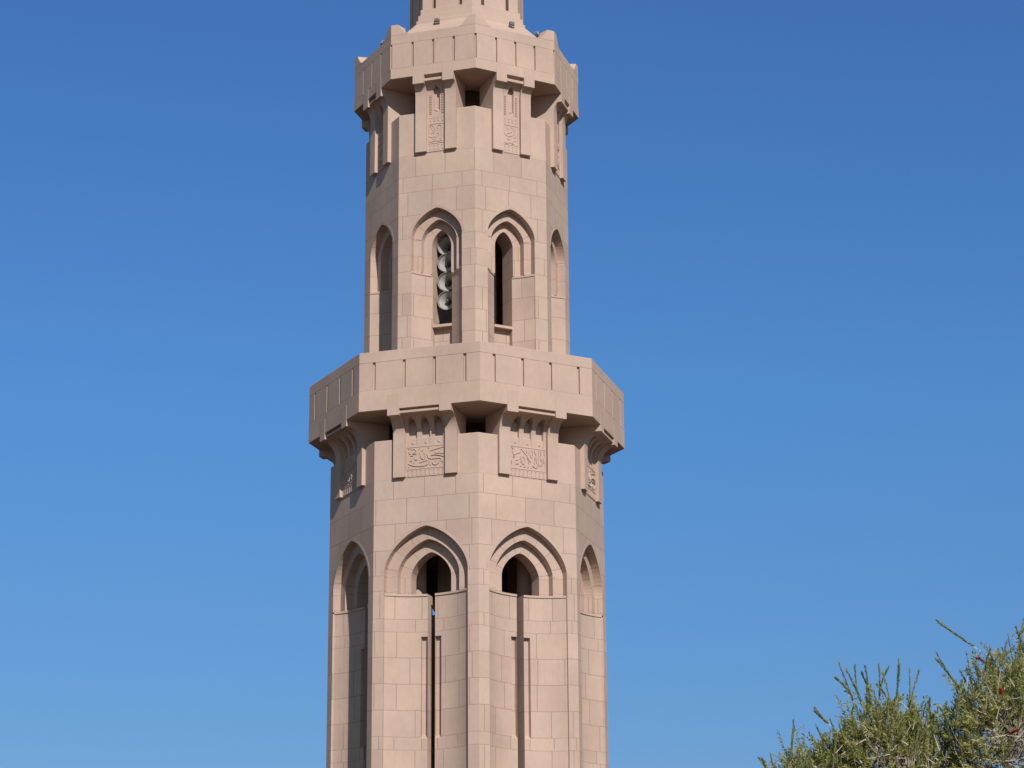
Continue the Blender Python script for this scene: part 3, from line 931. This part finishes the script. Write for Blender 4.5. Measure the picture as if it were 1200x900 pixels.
def shoot(base, d, ln, kind='spray', nl=40, inner=0.25):
    """a twig with narrow leaves: 'wand' = leaves pressed to the stem, 'spray' = spreading, 'bare' = old twig with capsules"""
    d = d.normalized()
    bend = rv(0.14)
    pts = []
    for i in range(5):
        f = i / 4
        pts.append(base + d * ln * f + (bend + Vector((0, 0, 0.10))) * ln * f * f)
    k = 1.3 if kind == 'bare' else 1.0
    tube(twigs, [base - d * inner + rv(0.02), base - d * inner * 0.4] + pts, [r * k for r in (0.0045, 0.004, 0.0036, 0.0032, 0.0028, 0.0022, 0.0014)], 3)
    x_ = d.orthogonal().normalized(); y_ = d.cross(x_)
    if kind == 'wand': nl = int(nl * 1.5)
    if kind == 'bare': nl = 10
    for i in range(nl):
        f = (i + rng.random()) / nl
        q = f * 4; j = min(3, int(q)); p = pts[j].lerp(pts[j + 1], q - j)
        an = i * 2.4 + rng.uniform(-0.4, 0.4)
        rad = x_ * math.cos(an) + y_ * math.sin(an)
        if kind == 'wand':
            el = rng.uniform(0.12, 0.34); L0 = rng.uniform(0.035, 0.06); hw = 0.0052
        elif kind == 'spray':
            el = rng.uniform(0.35, 1.0); L0 = rng.uniform(0.045, 0.085) * (1 - 0.35 * f); hw = 0.0072
        else:
            el = rng.uniform(0.5, 1.2); L0 = rng.uniform(0.03, 0.06); hw = 0.0048
        ld = (d * math.cos(el) + rad * math.sin(el)).normalized()
        sd = ld.cross(rad + rv(0.5)).normalized() * (hw * rng.uniform(0.8, 1.3))
        (wands if kind == 'wand' else leaves).poly([p, p + ld * L0 * 0.45 + sd, p + ld * L0 + Vector((0, 0, -0.1 * L0)), p + ld * L0 * 0.45 - sd], [(0, 0)] * 4)
    if kind == 'bare':
        for i in range(rng.randint(5, 12)):
            f = rng.uniform(0.45, 1.0); q = f * 4; j = min(3, int(q)); p = pts[j].lerp(pts[j + 1], q - j)
            pod(p + rv(0.008), rng.uniform(0.005, 0.009))

# crown lumps: centre, radius (metres), number of shoots, share of bare twigs
lumps = [((3.02, -53.0, 4.32), (0.36, 0.35, 0.50), 130, 0.35),
         ((3.42, -52.9, 4.45), (0.42, 0.42, 0.60), 250, 0.2),
         ((3.90, -53.1, 4.58), (0.55, 0.24, 0.80), 380, 0.08),
         ((4.42, -52.8, 4.52), (0.52, 0.24, 0.74), 250, 0.08),
         ((4.98, -53.2, 4.82), (0.58, 0.24, 0.92), 390, 0.08),
         ((5.45, -52.9, 5.0), (0.65, 0.26, 0.98), 380, 0.08),
         ((6.30, -52.8, 4.70), (0.90, 0.75, 1.00), 300, 0.15),
         ((7.10, -52.6, 4.20), (0.80, 0.80, 0.90), 180, 0.15),
         ((4.30, -52.4, 3.70), (0.80, 0.30, 0.55), 60, 0.15),
         ((5.90, -52.1, 4.00), (1.00, 0.30, 0.70), 60, 0.15),
         ((5.40, -53.3, 3.60), (1.10, 0.60, 0.70), 160, 0.15)]
def local(v): return Vector(v) - TB
for (c, r, n_, bare) in lumps:
    c0 = local(c)
    # limb from the trunk head to the lump
    start = Vector((0, 0, 2.0 + rng.uniform(-0.3, 0.4)))
    mid = start.lerp(c0, 0.5) + rv(0.08)
    tube(limbs, [start, mid, c0, c0 + Vector((0, 0, r[2] * 0.4))], [0.04, 0.020, 0.008, 0.003], 6)
    for i in range(int(n_ / 14)):
        v = rv().normalized(); v.z = abs(v.z) * 0.8 + 0.1
        e_ = c0 + Vector((v.x * r[0], v.y * r[1], v.z * r[2])) * 0.8
        tube(limbs, [c0 - Vector((0, 0, 0.25)), c0.lerp(e_, 0.5) + rv(0.04), e_], [0.007, 0.0045, 0.0028], 4)
    for i in range(n_):
        v = rv().normalized()
        if v.z < -0.35: v.z *= -0.7
        k = rng.uniform(0.45, 0.98) ** 0.6
        base = c0 + Vector((v.x * r[0], v.y * r[1], v.z * r[2])) * k * rng.choice((1, 1, 0.9))
        top = v.z > 0.25 and k > 0.75
        x = rng.random()
        kind = 'bare' if x < bare else ('wand' if x < bare + (0.38 if top else 0.12) else 'spray')
        if kind == 'wand':
            d = v * 0.35 + Vector((rng.uniform(-0.3, 0.2), rng.uniform(-0.2, 0.2), 0.95)) + rv(0.15)
        else:
            d = v * 0.8 + Vector((rng.uniform(-0.3, 0.3), rng.uniform(-0.3, 0.3), 0.35)) + rv(0.42)
        shoot(base - d.normalized() * 0.10, d, rng.uniform(0.16, 0.30), kind, nl=rng.randint(30, 46))
# a few wands standing clear of the crown
for (p, q) in [((4.78, -53.1, 5.76), (4.52, -53.0, 6.00)), ((3.62, -53, 5.26), (3.52, -53, 5.57)), ((3.70, -53, 5.22), (3.60, -53, 5.56)), ((3.86, -53, 5.3), (3.88, -53, 5.58)),
               ((4.02, -53, 5.28), (4.08, -53, 5.60)), ((4.12, -53, 5.15), (4.20, -53, 5.52)), ((3.38, -53, 5.06), (3.26, -53, 5.19)), ((4.62, -53, 5.4), (4.44, -53, 5.66)),
               ((5.15, -53, 5.6), (5.26, -53, 5.98)), ((3.0, -53, 4.7), (3.03, -53, 5.03)), ((2.82, -53, 4.55), (2.74, -53, 4.76)), ((3.78, -53, 5.25), (3.76, -53, 5.55))]:
    p, q = local(p), local(q)
    for nl_ in (60, 60):
        shoot(p, q - p + rv(0.01), (q - p).length * 0.97, 'wand', nl=nl_, inner=0.2)
tube(trunk, [(0, 0, -0.1), (0.03, 0, 0.5), (-0.02, 0.04, 1.3), (0.0, 0, 2.1), (0.05, 0, 2.6)], [0.17, 0.14, 0.12, 0.10, 0.06], 12)
trunk.build('trunk', M_BARK, tree, smooth=True)
limbs.build('limbs', M_BARK, tree, weld=False)
twigs.build('twigs', M_TWIG, tree, weld=False)
leaves.build('foliage', M_LEAF, tree, weld=False)
wands.build('young_shoots', M_WAND, tree, weld=False)
pods.build('seed_capsules', M_POD, tree, weld=False)
# red flower spikes
for (p, d) in [((4.76, -53.35, 5.60), (-0.6, -0.2, 0.30)), ((4.84, -53.75, 5.24), (-0.2, -0.6, 0.3)), ((4.92, -53.85, 4.86), (0.4, -0.6, 0.15)), ((5.18, -53.7, 5.31), (0.1, -0.5, 0.5)), ((5.75, -53.8, 5.2), (0.2, -0.4, 0.4))]:
    fm = MB(); c0 = local(p); dd = Vector(d).normalized()
    x_ = dd.orthogonal().normalized(); y_ = dd.cross(x_)
    for i in range(170):
        f = rng.random(); an = rng.uniform(0, 2 * math.pi)
        rad = (x_ * math.cos(an) + y_ * math.sin(an) + dd * rng.uniform(-0.1, 0.5)).normalized()
        b0 = c0 + dd * (f - 0.5) * 0.085
        e_ = b0 + rad * rng.uniform(0.012, 0.022)
        sd = rad.cross(dd + rv(0.3)).normalized() * 0.0022
        fm.poly([b0 - sd, b0 + sd, e_ + sd, e_ - sd], [(0, 0)] * 4)
    tube(fm, [c0 - dd * 0.12, c0 + dd * 0.06], [0.004, 0.004], 5)
    fm.build('flower_spike', M_RED, tree, weld=False)
